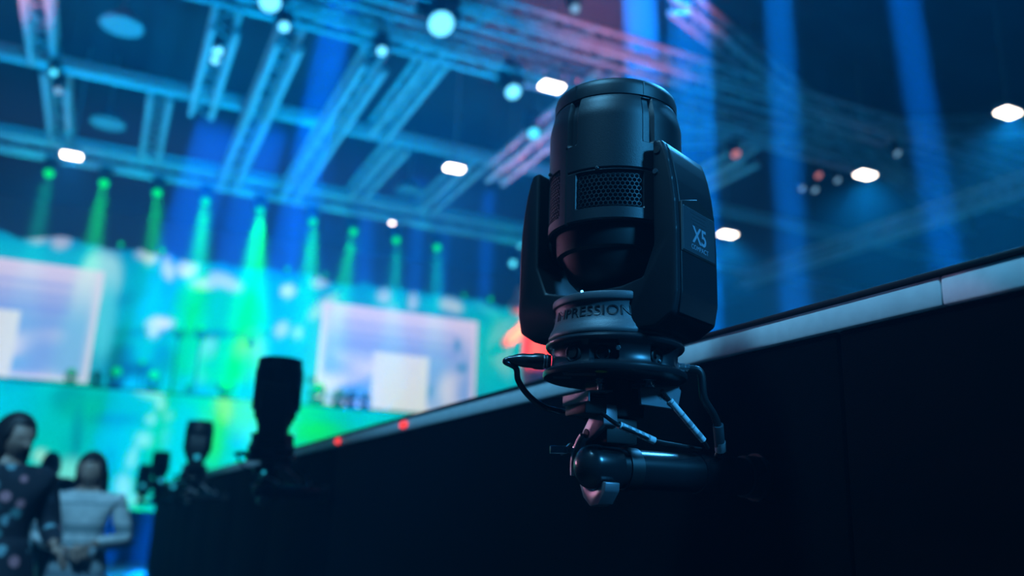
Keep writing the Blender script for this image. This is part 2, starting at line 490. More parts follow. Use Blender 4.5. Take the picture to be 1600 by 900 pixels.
    def shade_sheet(a0, a1, z0, z1, r):  # black sheet put behind the grille to darken its holes
        b2 = bm_new(); add_prism(b2, [(a0 + (a1 - a0) * i / 12, z0) for i in range(13)] + [(a1 - (a1 - a0) * i / 12, z1) for i in range(13)], lambda th, z, q: pol(q, th, z), r - .002, r)
        obj('vent_shade_sheet', b2, M['core'], shell)
    shade_sheet(-27, 27, .2315, .2855, .1002); shade_sheet(-83.5, -48.5, .2285, .3045, .0982); shade_sheet(48.5, 83.5, .2285, .3045, .0982)
    for s in (-1, 1):
        a, b = (-82, -50) if s < 0 else (50, 82)
        obj('vent_grille', hex_grille(a, b, .234, .300, .1015, .0036), M['shell'], shell)
    for th, z in ((-9.5, .2895), (38.5, .2895), (-66, .308)):
        b2 = bm_new(); d = pol(1, th, 0); add_lathe(b2, [(.003, 0), (.003, .003), (.0018, .0042), (.001, .0042)], 14, d * .1035 + Vector((0, 0, z)), d); obj('screw', b2, M['steel' if th > 0 else 'dark'], shell)
    # status light on the yoke floor
    bm = bm_new(); add_lathe(bm, [(.0020, 0), (.0020, .002), (.0014, .0030), (.0002, .0034)], 12, pol(.0895, 3, .1095), (0, -.5, .8)); obj('status_light', bm, M['blueled'], drum)
    # bracket and clamp under the base (pipe runs along x)
    bm = bm_new()
    add_box(bm, (-.034, -.028, -.060), (.034, .028, -.006), .003); add_box(bm, (-.026, -.022, -.098), (.026, .022, -.060), .003)
    br = obj('mounting_block', bm, M['core'], t)
    bm = bm_new(); add_prism(bm, [(.010, -.018), (.020, -.016), (.078, -.014), (.082, -.018), (.076, -.044), (.066, -.046), (.012, -.044)], lambda x, z, y: Vector((x, y, z)), -.052, -.046, .001, 1)
    add_box(bm, (.012, -.050, -.018), (.080, .03, -.012), .001)
    w = obj('omega_bracket', bm, M['bracket'], t)
    bm = bm_new(); add_lathe(bm, [(.011, 0), (.011, .003), (.007, .004), (.007, .010), (.010, .0105), (.010, .012), (.001, .012)], 24, (.026, -.052, -.019)); obj('quarter_turn_bolt', bm, M['steel'], t)
    bm = bm_new(); add_cyl(bm, (.046, -.0525, -.030), (.046, -.0515, -.030), .0035, n=16); obj('rivet', bm, M['steel'], w)
    bm = bm_new(); add_prism(bm, [(-.070, -.030), (-.030, -.026), (-.030, -.029), (-.067, -.033), (-.067, -.046), (-.070, -.045)], lambda x, z, y: Vector((x, y, z)), -.045, .03, .0008, 1)
    obj('omega_bracket', bm, M['bracket'], t)
    bm = bm_new(); add_box(bm, (-.066, -.03, -.060), (-.030, .03, -.034), .003); obj('bracket_pad', bm, M['dark'], t)
    bm = bm_new(); add_lathe(bm, [(.004, 0), (.004, .010), (.006, .011), (.006, .013), (.0045, .014), (.006, .016), (.006, .018), (.001, .018)], 16, (-.042, -.03, -.027)); obj('screw', bm, M['steel'], t)
    # hook clamp round the pipe, outline in (y, z), thickness along x
    pz = PIPE_Z; r0, r1 = .0335, .046
    hook = [(-.028, pz + .088), (-.002, pz + .088), (.014, pz + .068), (.030, pz + .052), (.040, pz + .034)] + [(.040, pz - .018), (.026, pz - .042), (.006, pz - .055), (-.016, pz - .052), (-.034, pz - .034), (-.036, pz - .022)] + arc(0, pz, r0, 218, 360, 14) + [(r0 - .002, pz + .012), (.020, pz + .036), (-.006, pz + .046), (-.030, pz + .058)]
    bm = bm_new(); add_prism(bm, hook, lambda y, z, x: Vector((x, y, z)), -.036, -.012, .002, 2); hk = obj('hook_clamp', bm, M['alu'], t)
    bm = bm_new(); add_cyl(bm, (-.037, .018, pz + .048), (-.0355, .018, pz + .048), .0068, n=20); obj('clamp_hole', bm, M['core'], hk)
    flap = arc(.0, pz, .056, -12, 62, 8) + arc(.0, pz, .050, 62, -12, 8)
    bm = bm_new(); add_prism(bm, flap, lambda y, z, x: Vector((x, y, z)), -.042, -.014, .001, 1); obj('clamp_jaw', bm, M['alu'], t)
    bm = bm_new(); add_cyl(bm, (-.036, .045, pz + .030), (-.036, .090, pz + .024), .0045, n=14)
    add_lathe(bm, [(.009, 0), (.009, .006), (.007, .009), (.007, .016), (.001, .016)], 6, (-.036, .060, pz + .0285), (0, 1, -.13)); bo = obj('clamp_bolt', bm, M['steel'], t)
    bm = bm_new()
    for s in (1, -1): add_prism(bm, [(.066, s * .002), (.082, s * .006), (.090, s * .022), (.080, s * .026), (.068, s * .012)], lambda y, x, z: Vector((x - .036, y, z + pz + .027)), -.006, .006, .001, 1)
    obj('wing_nut', bm, M['steel'], t)
    return t


wash = make_wash_light()


# pipe arm from the fixture to the barrier
def make_arm(loc, label):
    t = thing('pipe_arm', label, 'pipe', loc, 0, 'pipe arms on the barrier')
    L = WX - FX.x; x0 = -.040
    bm = bm_new(); add_cyl(bm, (x0 + .03, 0, 0), (L - .008, 0, 0), .0285, n=56)
    obj('pipe', bm, M['gloss'], t)
    bm = bm_new(); add_lathe(bm, [(.001, -.022)] + [(.0315 * math.sin(R_(a)), -.022 + .026 * (1 - math.cos(R_(a)))) for a in range(10, 91, 8)] + [(.0318, .040), (.0308, .042), (.0286, .042)], 56, (x0, 0, 0), (1, 0, 0)); obj('end_cap', bm, M['gloss'], t)
    bm = bm_new(); add_lathe(bm, [(.0287, 0), (.0305, .001), (.0305, .022), (.0287, .023)], 56, (.012, 0, 0), (1, 0, 0)); obj('tape_band', bm, M['dark'], t)
    bm = bm_new(); add_lathe(bm, [(.0286, 0), (.0298, .0008), (.0298, .030), (.0286, .0308)], 56, (.140, 0, 0), (1, .12, 0)); obj('tape_band', bm, M['gloss'], t)
    bm = bm_new(); add_lathe(bm, [(.0287, -.03), (.032, -.028), (.032, -.006), (.037, -.0055), (.037, -.0005), (.02, -.0005)], 56, (L, 0, 0), (1, 0, 0)); obj('wall_flange', bm, M['core'], t)
    return t


arm = make_arm((FX.x, FX.y, FX.z + PIPE_Z), 'black pipe arm with rounded end cap holding the large sharp light')


# cables of the near light
def cab(pts): return [P(px, py, Y=y) if isinstance(y, float) else P(px, py, X=y) for px, py, y in pts]


def world_rad(th, r, z): return FX + Matrix.Rotation(R_(-31.8), 3, 'Z') @ pol(r, th, z)


t = thing('power_cable', 'black power cable plugged into the left of the sharp light and looping down', 'cable', world_rad(-88, .096, .0225))
def rel(p): return Vector(p) - Vector(t.location)
a = world_rad(-88, .100, .0215); d = (world_rad(-84, .15, .0235) - world_rad(-84, .09, .0215)).normalized()
bm = bm_new(); add_lathe(bm, [(.0105, -.006), (.0105, .004), (.0122, .006), (.0122, .018), (.0108, .022), (.0105, .036), (.0085, .046), (.006, .052), (.0048, .058)], 28, rel(a), d); obj('plug', bm, M['gloss'], t)
bm = bm_new()
for h in (-.002, .003): add_lathe(bm, [(.0106, h), (.0118, h + .001), (.0118, h + .0025), (.0106, h + .0035)], 28, rel(a), d)
obj('locking_ring', bm, M['steel'], t)
e0 = a + d * .056; yy = e0.y
cp = [e0, e0 + d * .006 + Vector((0, 0, -.004)), P(806, 575, Y=yy), P(810, 595, Y=yy), P(826, 618, Y=yy), P(850, 636, Y=yy), P(880, 644, Y=yy), P(905, 648, Y=1.11), P(925, 660, Y=1.13)]
bm = bm_new(); add_tube(bm, [rel(p) for p in cp], .0046, 14, 10); obj('cord', bm, M['gloss'], t)

t = thing('data_cable', 'black cable from the right of the sharp light down to a white sleeve', 'cable', world_rad(92, .112, .016))
s0 = world_rad(92, .106, .016)
cp = [s0, world_rad(92, .125, .010), P(1100, 622, Y=1.02), P(1116, 650, Y=1.03), P(1124, 675, Y=1.04), P(1126, 702, Y=1.055), P(1122, 712, Y=1.07)]
bm = bm_new(); add_tube(bm, [rel(p) for p in cp], .0058, 14, 10); obj('cord', bm, M['dark'], t)
bm = bm_new(); add_cyl(bm, rel(P(1122, 664, Y=1.034)), rel(P(1125.5, 704, Y=1.056)), .0078, n=20); obj('label_sleeve', bm, M['bracket'], t)
bm = bm_new(); add_cyl(bm, rel(P(1125, 690, Y=1.048)), rel(P(1125.6, 704, Y=1.056)), .0082, n=20); tag(obj('label_sleeve', bm, M['sleeve'], t), 'white end of the sleeve')

t = thing('safety_cable', 'thin cable slanting right from the sharp light to its pipe with a long pale sleeve', 'cable', P(1040, 617, Y=1.03))
cp = [P(1034, 610, Y=1.02), P(1045, 624, Y=1.025), P(1070, 655, Y=1.03), P(1098, 688, Y=1.035), P(1106, 700, Y=1.055)]
bm = bm_new(); add_tube(bm, [rel(p) for p in cp], .0028, 12, 10); obj('cord', bm, M['dark'], t)
bm = bm_new(); add_cyl(bm, rel(P(1046, 625, Y=1.025)), rel(P(1099, 688, Y=1.035)), .0048, n=20); sl = obj('label_sleeve', bm, M['sleeve'], t)
q0, q1 = P(1046, 625, Y=1.025), P(1099, 688, Y=1.035)
for k, (u0, u1) in enumerate(((.04, .06), (.34, .37), (.52, .62), (.66, .68), (.80, .90))):
    bm = bm_new(); add_cyl(bm, rel(q0.lerp(q1, u0)), rel(q0.lerp(q1, u1)), .0050, n=20); obj('printed_band', bm, M['band'], sl)

t = thing('link_cable', 'thin cable slanting under the sharp light towards its pipe with a short pale sleeve', 'cable', P(960, 655, Y=1.02))
cp = [P(940, 646, Y=1.05), P(966, 664, Y=1.02), P(995, 677, Y=1.02), P(1024, 689, Y=1.025), P(1060, 696, Y=1.045), P(1095, 702, Y=1.06)]
bm = bm_new(); add_tube(bm, [rel(p) for p in cp], .0030, 12, 10); obj('cord', bm, M['dark'], t)
q0, q1 = P(967, 664, Y=1.02), P(1022, 688.5, Y=1.025)
bm = bm_new(); add_cyl(bm, rel(q0), rel(q1), .0052, n=20); sl = obj('label_sleeve', bm, M['sleeve'], t)
for u0, u1 in ((.05, .08), (.2, .3), (.4, .5), (.58, .66), (.78, .84)):
    bm = bm_new(); add_cyl(bm, rel(q0.lerp(q1, u0)), rel(q0.lerp(q1, u1)), .0054, n=20); obj('printed_band', bm, M['band'], sl)

CABLES = [c for c in sc.collection.objects if c.get('category') == 'cable']
# the other wash lights further along the barrier
PAN = {'yoke', 'pan_drum', 'head_back', 'head_shell', 'lens_ring', 'lens'}
FAR = [(3.88, 1.4542, 143, 'blurred black moving head light upright on the barrier, second from the camera'),
       (7.12, 1.445, 150, 'tall blurred black moving head light on the barrier, third from the camera'),
       (11.3, 1.425, 155, 'small blurred black moving head light on the barrier, fourth from the camera'),
       (14.8, 1.405, 130, 'smallest dark moving head light at the far end of the barrier, beside the two women')]
for (y, z, a, lab) in FAR:
    f = dup(wash, (FX.x, y, z), lab)
    for dx, dz, r in {3.88: [(-.05, -.06, .007)], 7.12: [(-.01, .16, .020)], 11.3: [(.02, .10, .028), (.16, .04, .028)], 14.8: [(-.02, .12, .034)]}[y]:
        b = bm_new(); add_lathe(b, [(r, 0), (r, .004), (r * .6, .007), (.0005, .008)], 20, (dx, -.158, dz), (0, -1, 0)); obj('cyan_glow_dot', b, M['display'], f)  # glowing discs put in for the cyan dots on the far lights
    for c in f.children:
        if c.name.split('.')[0] in PAN: c.rotation_euler.z += R_(a)
    if y < 8:
        for c in CABLES:
            kind = c.name.split('.')[0].replace('_', ' ')
            dup(c, Vector(c.location) + Vector((0, y - FX.y, z - FX.z)), 'dark blurred %s of the %s light from the camera' % (kind, 'second' if y < 5 else 'third'), group='cables of the blurred lights')
    dup(arm, (FX.x, y, z + PIPE_Z), ['black pipe arm under the second light from the camera', 'black pipe arm under the third light from the camera', 'black pipe arm under the fourth light from the camera', 'black pipe arm under the farthest light of the barrier'][[q[0] for q in FAR].index(y)])


# ------------------------------------------------------------------ stage: platform, video walls, screens
SY = 26.0
bm = bm_new(); add_box(bm, (-10, 21.5, 0), (14, SY - .93, 1.1), .03)
st = thing('stage', 'dark raised stage platform at the far end of the hall', 'stage', (2, 23.5, 0))
o = obj('platform', bm, M['hall'], st, loc=(-2, -23.5, 0))


def grid_screen(name, x0, x1, z0, z1, y, fn, m, step, parent=None, depth=.12, top=None):
    """a video wall: the face carries its picture as a colour per vertex of a fine grid, with a casing behind"""
    nx = max(2, int((x1 - x0) / step)); nz = max(2, int((z1 - z0) / step))
    bm = bm_new(); lay = bm.verts.layers.float_color.new('picture'); g = []
    for j in range(nz + 1):
        row = []
        for i in range(nx + 1):
            x = x0 + (x1 - x0) * i / nx; zt = z1 + (top(x) if top else 0); z = z0 + (zt - z0) * j / nz
            v = bm.verts.new((x, y, z)); px, py = pix((x, y, z)); v[lay] = (*fn(px, py, x, z), 1); row.append(v)
        g.append(row)
    for j in range(nz):
        for i in range(nx): bm.faces.new((g[j][i], g[j][i + 1], g[j + 1][i + 1], g[j + 1][i]))
    # casing
    edge = [g[0][i] for i in range(nx + 1)] + [g[j][nx] for j in range(1, nz + 1)] + [g[nz][i] for i in range(nx - 1, -1, -1)] + [g[j][0] for j in range(nz - 1, 0, -1)]
    back = [bm.verts.new(v.co + Vector((0, depth, 0))) for v in edge]
    n = len(edge)
    for i in range(n): bm.faces.new((edge[i], back[i], back[(i + 1) % n], edge[(i + 1) % n]))
    bm.faces.new(back)
    return obj(name, bm, m, parent)


def nz3(x, y, s, k=0): return noise.noise(Vector((x * s, y * s, k))) * .5 + .5


def mix(a, b, t): return tuple(p + (q - p) * t for p, q in zip(a, b))


def blob(c, px, py, bx, by, rx, ry, col, ang=0, soft=.35):
    dx, dy = px - bx, py - by
    if ang:
        ca, sa = math.cos(R_(ang)), math.sin(R_(ang)); dx, dy = dx * ca + dy * sa, -dx * sa + dy * ca
    d = math.hypot(dx / rx, dy / ry)
    return mix(c, col, 1 - sstep(1 - soft, 1 + soft, d))


CY = lambda *c: lin(c)
UP = [  # (px, py, rx, ry, colour, angle, softness) of the picture on the upper wall
    (340, 490, 72, 48, (0, 225, 125), 0, .5), (300, 470, 26, 30, (0, 205, 90), 0, .6), (390, 500, 26, 34, (0, 235, 120), 0, .5), (345, 545, 70, 45, (0, 220, 130), 0, .6),
    (230, 540, 50, 38, (0, 190, 185), 0, .6), (388, 555, 22, 32, (110, 245, 120), 15, .5), (322, 560, 12, 34, (110, 240, 190), 15, .4), (350, 575, 60, 26, (0, 228, 115), 0, .6),
    (190, 560, 20, 26, (0, 120, 140), 10, .6), (215, 578, 36, 12, (0, 70, 90), 0, .6), (255, 560, 16, 24, (0, 130, 150), 0, .6), (225, 520, 50, 8, (0, 150, 165), 0, .6), (345, 522, 70, 6, (0, 150, 120), 0, .6), (350, 604, 16, 5, (10, 90, 20), 0, .5), (495, 594, 20, 6, (0, 80, 50), 0, .5),
    (60, 370, 16, 9, (215, 235, 250), 0, .3), (95, 374, 15, 14, (225, 235, 250), 0, .3), (235, 400, 12, 12, (225, 240, 252), 0, .3), (222, 396, 9, 8, (215, 240, 250), 0, .3),
    (262, 418, 8, 20, (190, 240, 250), -12, .3), (292, 420, 16, 13, (205, 240, 250), 0, .3), (322, 443, 22, 8, (170, 235, 240), 0, .35), (352, 440, 26, 10, (170, 235, 240), 25, .35),
    (450, 455, 10, 10, (190, 250, 250), 0, .2), (500, 441, 12, 8, (190, 235, 245), 0, .3), (505, 480, 26, 10, (150, 225, 230), -40, .4), (600, 462, 10, 11, (170, 220, 245), 0, .3),
    (645, 470, 7, 14, (170, 215, 245), 0, .3), (705, 478, 18, 11, (190, 230, 240), 25, .3), (608, 485, 12, 6, (120, 210, 240), -35, .4), (770, 490, 30, 5, (60, 220, 230), 30, .5),
    (250, 505, 20, 9, (215, 240, 255), 0, .3), (240, 515, 9, 12, (190, 235, 250), 0, .3), (440, 515, 9, 12, (170, 235, 245), 30, .4), (465, 520, 8, 9, (140, 230, 240), 0, .4),
    (158, 432, 30, 44, (150, 232, 250), 8, .3), (165, 500, 14, 60, (70, 215, 245), 8, .5), (780, 540, 60, 50, (0, 200, 205), 0, .7), (690, 500, 30, 16, (0, 140, 200), 0, .7),
]
LOW = [
    (110, 625, 30, 24, (0, 160, 180), 0, .5), (180, 640, 70, 26, (0, 200, 185), 0, .6), (120, 680, 8, 45, (0, 150, 185), 5, .6), (180, 655, 40, 8, (0, 170, 185), 0, .6),
    (235, 612, 22, 9, (130, 245, 190), 10, .4), (250, 630, 6, 12, (150, 245, 230), -20, .4), (350, 625, 60, 40, (0, 232, 120), 0, .6), (395, 640, 40, 40, (70, 240, 70), 0, .7),
    (350, 640, 14, 22, (130, 245, 130), 0, .5), (420, 610, 50, 14, (20, 240, 90), 0, .6), (480, 660, 60, 34, (10, 235, 100), 0, .6), (237, 655, 7, 8, (140, 245, 235), 0, .3),
    (225, 687, 12, 11, (130, 245, 240), 20, .4), (263, 650, 7, 7, (130, 240, 240), 0, .3), (207, 715, 6, 18, (130, 245, 245), 15, .4), (193, 760, 12, 18, (130, 240, 255), 0, .4),
    (260, 685, 8, 16, (100, 240, 240), 0, .4), (200, 780, 24, 9, (110, 235, 255), 0, .4), (110, 745, 26, 26, (110, 240, 245), 0, .5), (62, 712, 9, 9, (160, 250, 245), 0, .4),
    (285, 700, 40, 60, (0, 215, 215), 0, .7), (330, 680, 20, 40, (30, 235, 130), 0, .7), (420, 655, 30, 30, (60, 240, 40), 0, .7), (540, 650, 60, 14, (0, 215, 170), 0, .6),
]


def upper(px, py, x, z):
    c = mix(CY(0, 168, 212), CY(0, 205, 238), nz3(x, z, .55))
    c = mix(c, CY(0, 190, 205), sstep(420, 760, px) * .6)
    c = mix(c, CY(0, 130, 190), .5 * sstep(.55, .8, nz3(x, z, 1.1, 5)))
    for b in UP: c = blob(c, px, py, b[0], b[1], b[2], b[3], lin(b[4]), b[5], b[6])
    c = mix(c, CY(0, 110, 185), .6 * sstep(7.8, 8.3, z))
    return c


def lower(px, py, x, z):
    c = mix(CY(0, 190, 205), CY(0, 226, 205), nz3(x, z, .8, 2))
    c = mix(c, CY(0, 205, 225), sstep(300, 100, px) * .5)
    c = mix(c, CY(0, 165, 190), .5 * sstep(.58, .75, nz3(x * 1.5, z, 1.3, 9)))
    for b in LOW: c = blob(c, px, py, b[0], b[1], b[2], b[3], lin(b[4]), b[5], b[6])
    return c


LEDM = attr_mat('video wall picture', 'picture', .92)
tag(grid_screen('video_wall', -9, 12.7, 4.2, 8.25, SY, upper, LEDM, .11, top=lambda x: .22 * noise.noise(Vector((x * .9, 3, 0))) + .12 * noise.noise(Vector((x * 2.7, 1, 0)))), 'upper cyan and green video wall behind the two white screens', 'video wall')
tag(grid_screen('video_wall', -9, 12.7, 1.1, 4.15, SY - .9, lower, LEDM, .11, depth=.85), 'lower turquoise and green video wall under the stage gallery, behind the two women', 'video wall')


def picture(flip):
    def fn(px, py, x, z):
        u, v = (x - S0) / (S1 - S0), (z - 4.35) / (7.45 - 4.35)
        c = mix(CY(120, 168, 238), CY(205, 208, 246), sstep(.45, 1.0, v))
        if .58 < v < .86 and .12 < u < .86: c = mix(c, CY(120, 155, 238), .7 * (math.sin((v - .58) / .28 * PI * 2 * 4) > 0))
        cl = nz3(x * .7, z, .9, 4 + flip); c = mix(c, CY(212, 224, 248), sstep(.42, .62, cl) * sstep(.62, .3, v))
        c = mix(c, CY(110, 175, 240), .8 * sstep(.6, .75, nz3(x, z, 1.2, 8 + flip)) * sstep(.42, .2, v))
        if flip:
            for bx, by, rx, ry in ((715, 540, 6, 12), (722, 575, 9, 8), (668, 612, 8, 10), (550, 612, 26, 12)): c = blob(c, px, py, bx, by, rx, ry, CY(70, 150, 215), 0, .5)
        e = min(u, 1 - u, v, 1 - v); c = mix(CY(214, 214, 248), c, sstep(0, .05, e))
        return c
    return fn


SCRM = attr_mat('screen picture', 'picture', 1.0)
CARD = emat('white screen card', lin((208, 226, 240)), 1.0)
for flip, S0, S1, c0, c1, lab in ((0, -5.75, -.60, -4.2, -2.42, 'pale lavender screen with a white square, at the left edge'), (1, 5.53, 10.62, 7.2, 9.0, 'pale lavender screen with a white square, right half of the stage')):
    t = thing('projection_screen', lab, 'screen', ((S0 + S1) / 2, SY - .4, 4.35), 0, 'white screens on the stage')
    o = grid_screen('display', S0, S1, 4.35, 7.42, SY - .4, picture(flip), SCRM, .09); o.parent = t; o.location = -t.location
    bm = bm_new(); add_box(bm, (c0, SY - .43, 4.30), (c1, SY - .405, 6.05), .01); o = obj('white_card', bm, CARD, t); o.location = -t.location
    for zz in (4.6, 6.5):
        bm = bm_new(); add_box(bm, (S0 + .3, SY - .28, zz), (S1 - .3, SY - .02, zz + .08), .01); o = obj('support_rail', bm, M['truss'], t); o.location = -t.location

# gallery deck with small lights standing on it
bm = bm_new(); add_box(bm, (-9, SY - 1.1, 4.16), (12.7, SY - .02, 4.2), .005); tag(obj('gallery_deck', bm, M['board']), 'thin dark gallery deck between the upper and lower video walls', 'deck')


# ------------------------------------------------------------------ moving heads of the stage
def make_mover(name, label, lens, loc, hang=True, group='moving head lights in the rig', pitch=20, yaw=0, lens_r=.13, size=1):
    t = thing(name, label, 'stage light', loc, yaw, group)
    s = -1 if hang else 1; k = size
    bm = bm_new(); add_box(bm, (-.16 * k, -.13 * k, s * .0 if s > 0 else -.12 * k), (.16 * k, .13 * k, .12 * k if s > 0 else 0), .015); obj('base', bm, M['mover'], t)
    bm = bm_new()
    arms = [(-.19, .12), (.19, .12), (.21, .17), (.21, .42), (.17, .46), (.15, .42), (.15, .20), (-.15, .20), (-.15, .42), (-.17, .46), (-.21, .42), (-.21, .17)]
    add_prism(bm, [(x * k, z * k) for x, z in arms], lambda x, z, y: Vector((x, y, s * z)), -.06 * k, .06 * k, .01, 2); obj('yoke', bm, M['mover'], t)
    a = R_(pitch); d = Vector((0, -math.sin(a), -math.cos(a))) if hang else Vector((0, -math.cos(a), math.sin(a)))
    c = Vector((0, 0, s * .40 * k))
    bm = bm_new(); add_lathe(bm, [(.08 * k, -.22 * k), (.115 * k, -.20 * k), (.13 * k, -.05 * k), (.14 * k, .16 * k), (.145 * k, .2 * k), (.12 * k, .2 * k), (.12 * k, .185 * k)], 28, c, d); hd = obj('head', bm, M['mover'], t)
    bm = bm_new(); add_lathe(bm, [(lens_r * k, .188 * k), (lens_r * .8 * k, .2 * k), (lens_r * .4 * k, .21 * k), (.001, .212 * k)], 28, c, d); obj('lens', bm, M[lens], hd)
    return t, Vector(loc) + (Matrix.Rotation(yaw, 3, 'Z') @ (c + d * .24 * k)), Matrix.Rotation(yaw, 3, 'Z') @ d


# the box trusses
def make_truss(p0, p1, label, size=.5, group='roof trusses', cr=.06, lr=.017):
    p0, p1 = Vector(p0), Vector(p1); d = (p1 - p0).normalized(); L = (p1 - p0).length
    t = thing('truss', label, 'truss', p0, 0, group)
    u = d.cross(Vector((0, 0, 1))).normalized(); w = Vector((0, 0, 1)); h = size / 2
    C4 = [u * h + w * h, -u * h + w * h, -u * h - w * h, u * h - w * h]
    for c in C4:
        bm = bm_new(); add_cyl(bm, c, c + d * L, cr, n=10); obj('chord', bm, M['truss'], t)
    bm = bm_new(); n = max(2, int(L / size))
    for i in range(n):
        for q in range(4):
            a, b = C4[q], C4[(q + 1) % 4]
            if i % 2: a, b = b, a
            add_cyl(bm, a + d * (L * i / n), b + d * (L * (i + 1) / n), lr, n=6, cap=False)
    tag(obj('lacing', bm, M['truss'], t), kind='stuff')
    return t


TZ = 10.55
for y, lab in ((13.5, 'cross truss nearest the camera, pink lit, top of the picture right of centre'), (15.05, 'broad blue cross truss passing behind the top of the sharp light'),
               (19.8, 'long cross truss from the upper left edge down to the sharp light'), (24.5, 'far cross truss just above the row of green beams')):
    make_truss((HX0, y, TZ), (HX1, y, TZ), lab, .46 if y < 16 else .20, 'cross trusses', .05)
for x, y0, y1, lab in ((-2.3, 15.4, 19.5, 'short pink lit truss at the top left corner'), (-2.1, 20.1, 24.2, 'short pale truss under the long cross truss, farthest left'),
                       (.1, 20.1, 24.2, 'short teal truss under the long cross truss, second from the left'), (1.0, 15.4, 19.5, 'cyan truss with one bright lamp, left of the brightest cyan truss'),
                       (2.2, 15.4, 24.2, 'long bright cyan truss running down the left half of the roof'), (3.9, 15.4, 24.2, 'cyan truss with a small bright lamp at its upper end'),
                       (5.2, 15.4, 19.5, 'wide cyan truss standing clear left of the sharp light'), (5.9, 20.1, 24.2, 'dim teal truss behind the wide cyan one, left of the small round lamp'),
                       (8.1, 20.1, 24.2, 'pale pinkish truss below the white lamp left of the sharp light'), (8.4, 13.8, 19.5, 'pinkish truss slanting behind the left edge of the sharp light'),
                       (13.5, 15.4, 24.2, 'dim blue truss right of the sharp light'), (20.5, 8.2, 24.2, 'dark truss near the right edge of the roof')):
    zz = TZ - (.57 if x in (8.4, 20.5) else .445 if x in (2.2, 3.9, 13.5, 1.0) else 0)
    if zz == TZ: y1 += .12; y0 -= 0 if y0 < 16 else .12
    make_truss((x, y0, zz), (x, y1, zz), lab, .44, 'long trusses', .065)
for a, b, lab in (((9.2, 12.5, 11.4), (26, 19, 11.4), 'faint diagonal truss falling to the right in the upper right'), ((10.5, 21, 11.95), (25, 11, 11.95), 'faint diagonal truss rising to the right in the upper right')):
    make_truss(a, b, lab, .4, 'diagonal trusses')


# high bay lamps hanging from the roof
def make_bay(loc, label, on=True):
    t = thing('high_bay_lamp', label, 'lamp', loc, 0, 'roof lamps')
    bm = bm_new(); add_prism(bm, [(-.26, 0), (.26, 0), (.29, .04), (.22, .15), (-.22, .15), (-.29, .04)], lambda x, z, y: Vector((x, y, z + .01)), -.17, .17, .01, 2); obj('housing', bm, M['lampbody'], t)
    bm = bm_new(); add_box(bm, (-.22, -.14, -.03), (.22, .14, .012), .01); obj('diffuser', bm, M['lamp' if on else 'lampbody'], t)
    bm = bm_new(); add_cyl(bm, (0, 0, .16), (0, 0, HZ - .03 - loc[2]), .02, n=10); obj('rod', bm, M['lampbody'], t)
    return t


LZ = 9.85
LAMPS = [(P(112, 243, Z=LZ), 'bright white roof lamp alone at the left, above the green beams'), (P(862, 135, Z=LZ), 'bright white roof lamp touching the left shoulder of the sharp light'),
         (P(710, 263, Z=LZ), 'bright white roof lamp left of the sharp light, below the nearer one'), (P(1575, 176, Z=LZ), 'bright white roof lamp at the right edge'),
         (P(1352, 273, Z=LZ), 'bright white roof lamp between the two blue beams on the right'), (P(1137, 366, Z=9.3), 'bright white roof lamp just right of the sharp light')]
for p, lab in LAMPS:
    make_bay(p, lab)
    spot((p[0], p[1], p[2] - .06), (0, 0, -1), 2100 if p[0] > 14 else 500, (.03, .5, 1), 140, 1, .1)


def round_bay(px, py, label):
    p = P(px, py, Z=10.9)
    t = thing('round_lamp', label, 'lamp', p, 0, 'unlit round lamps')
    bm = bm_new(); add_lathe(bm, [(.42, 0), (.44, .02), (.30, .22), (.12, .34), (.1, .45), (.02, .46)], 32); obj('reflector', bm, M['lampbody'], t)
    bm = bm_new(); add_cyl(bm, (0, 0, .45), (0, 0, HZ - .03 - p.z), .02, n=10); obj('rod', bm, M['lampbody'], t)


round_bay(190, 42, 'unlit round lamp shade at the top left')
round_bay(168, 194, 'unlit round lamp shade between the two left cross trusses')
round_bay(640, 300, 'unlit round lamp shade above the small white round light')
t = thing('round_lamp', 'small white round light in the middle of the roof, above the green beams', 'lamp', (8.21, 28.1, 11.2), 0, 'roof lamps')
bm = bm_new(); add_lathe(bm, [(.2, .0), (.26, .05), (.2, .25), (.05, .3)], 28); obj('reflector', bm, M['lampbody'], t)
bm = bm_new(); add_lathe(bm, [(.09, .0), (.07, -.03), (.03, -.05), (.001, -.05)], 24); obj('bulb', bm, M['whitelens'], t)
bm = bm_new(); add_cyl(bm, (0, 0, .3), (0, 0, HZ - .03 - 11.2), .02, n=10); obj('rod', bm, M['lampbody'], t)

# green beam lights on the stage truss
GZ = 10.25
bm = None
make_truss((-9, 25.1, GZ + .2), (14, 25.1, GZ + .2), 'dark stage truss carrying the nine green beam lights', .36, 'stage truss')
ORD = ['leftmost', 'second', 'third', 'fourth', 'middle', 'fourth from the right', 'third from the right', 'second from the right', 'rightmost']
G = [(-2.29, 9.7, 1500, 10, 0), (-.95, 9.69, 3200, 11, 0), (.42, 9.68, 3000, 11, .06), (1.71, 9.67, 5200, 15, 0), (3.24, 9.67, 8000, 19, 0), (4.8, 9.61, 4500, 15, 0), (6.05, 9.52, 3200, 13, -.12), (7.43, 9.48, 2200, 12, 0), (8.79, 9.46, 1800, 12, 0)]
for i, (x, z, e, ang, sl) in enumerate(G):
    lab = '%s of the nine green beam lights above the stage' % ORD[i] if i in (0, 4) or i > 4 else '%s from the left of the nine green beam lights above the stage' % ORD[i]
    m, p, d = make_mover('beam_light', lab, 'green', (x, 25, GZ - .05 - (9.68 - z)), True, 'green beam lights', 55)
    spot(p + Vector((0, -.02, -.02)), (sl, -.06, -1), e * 23, (0, 1, .1) if 0 < i < 7 else (0, .9, .35), ang + 6, .8, .16)
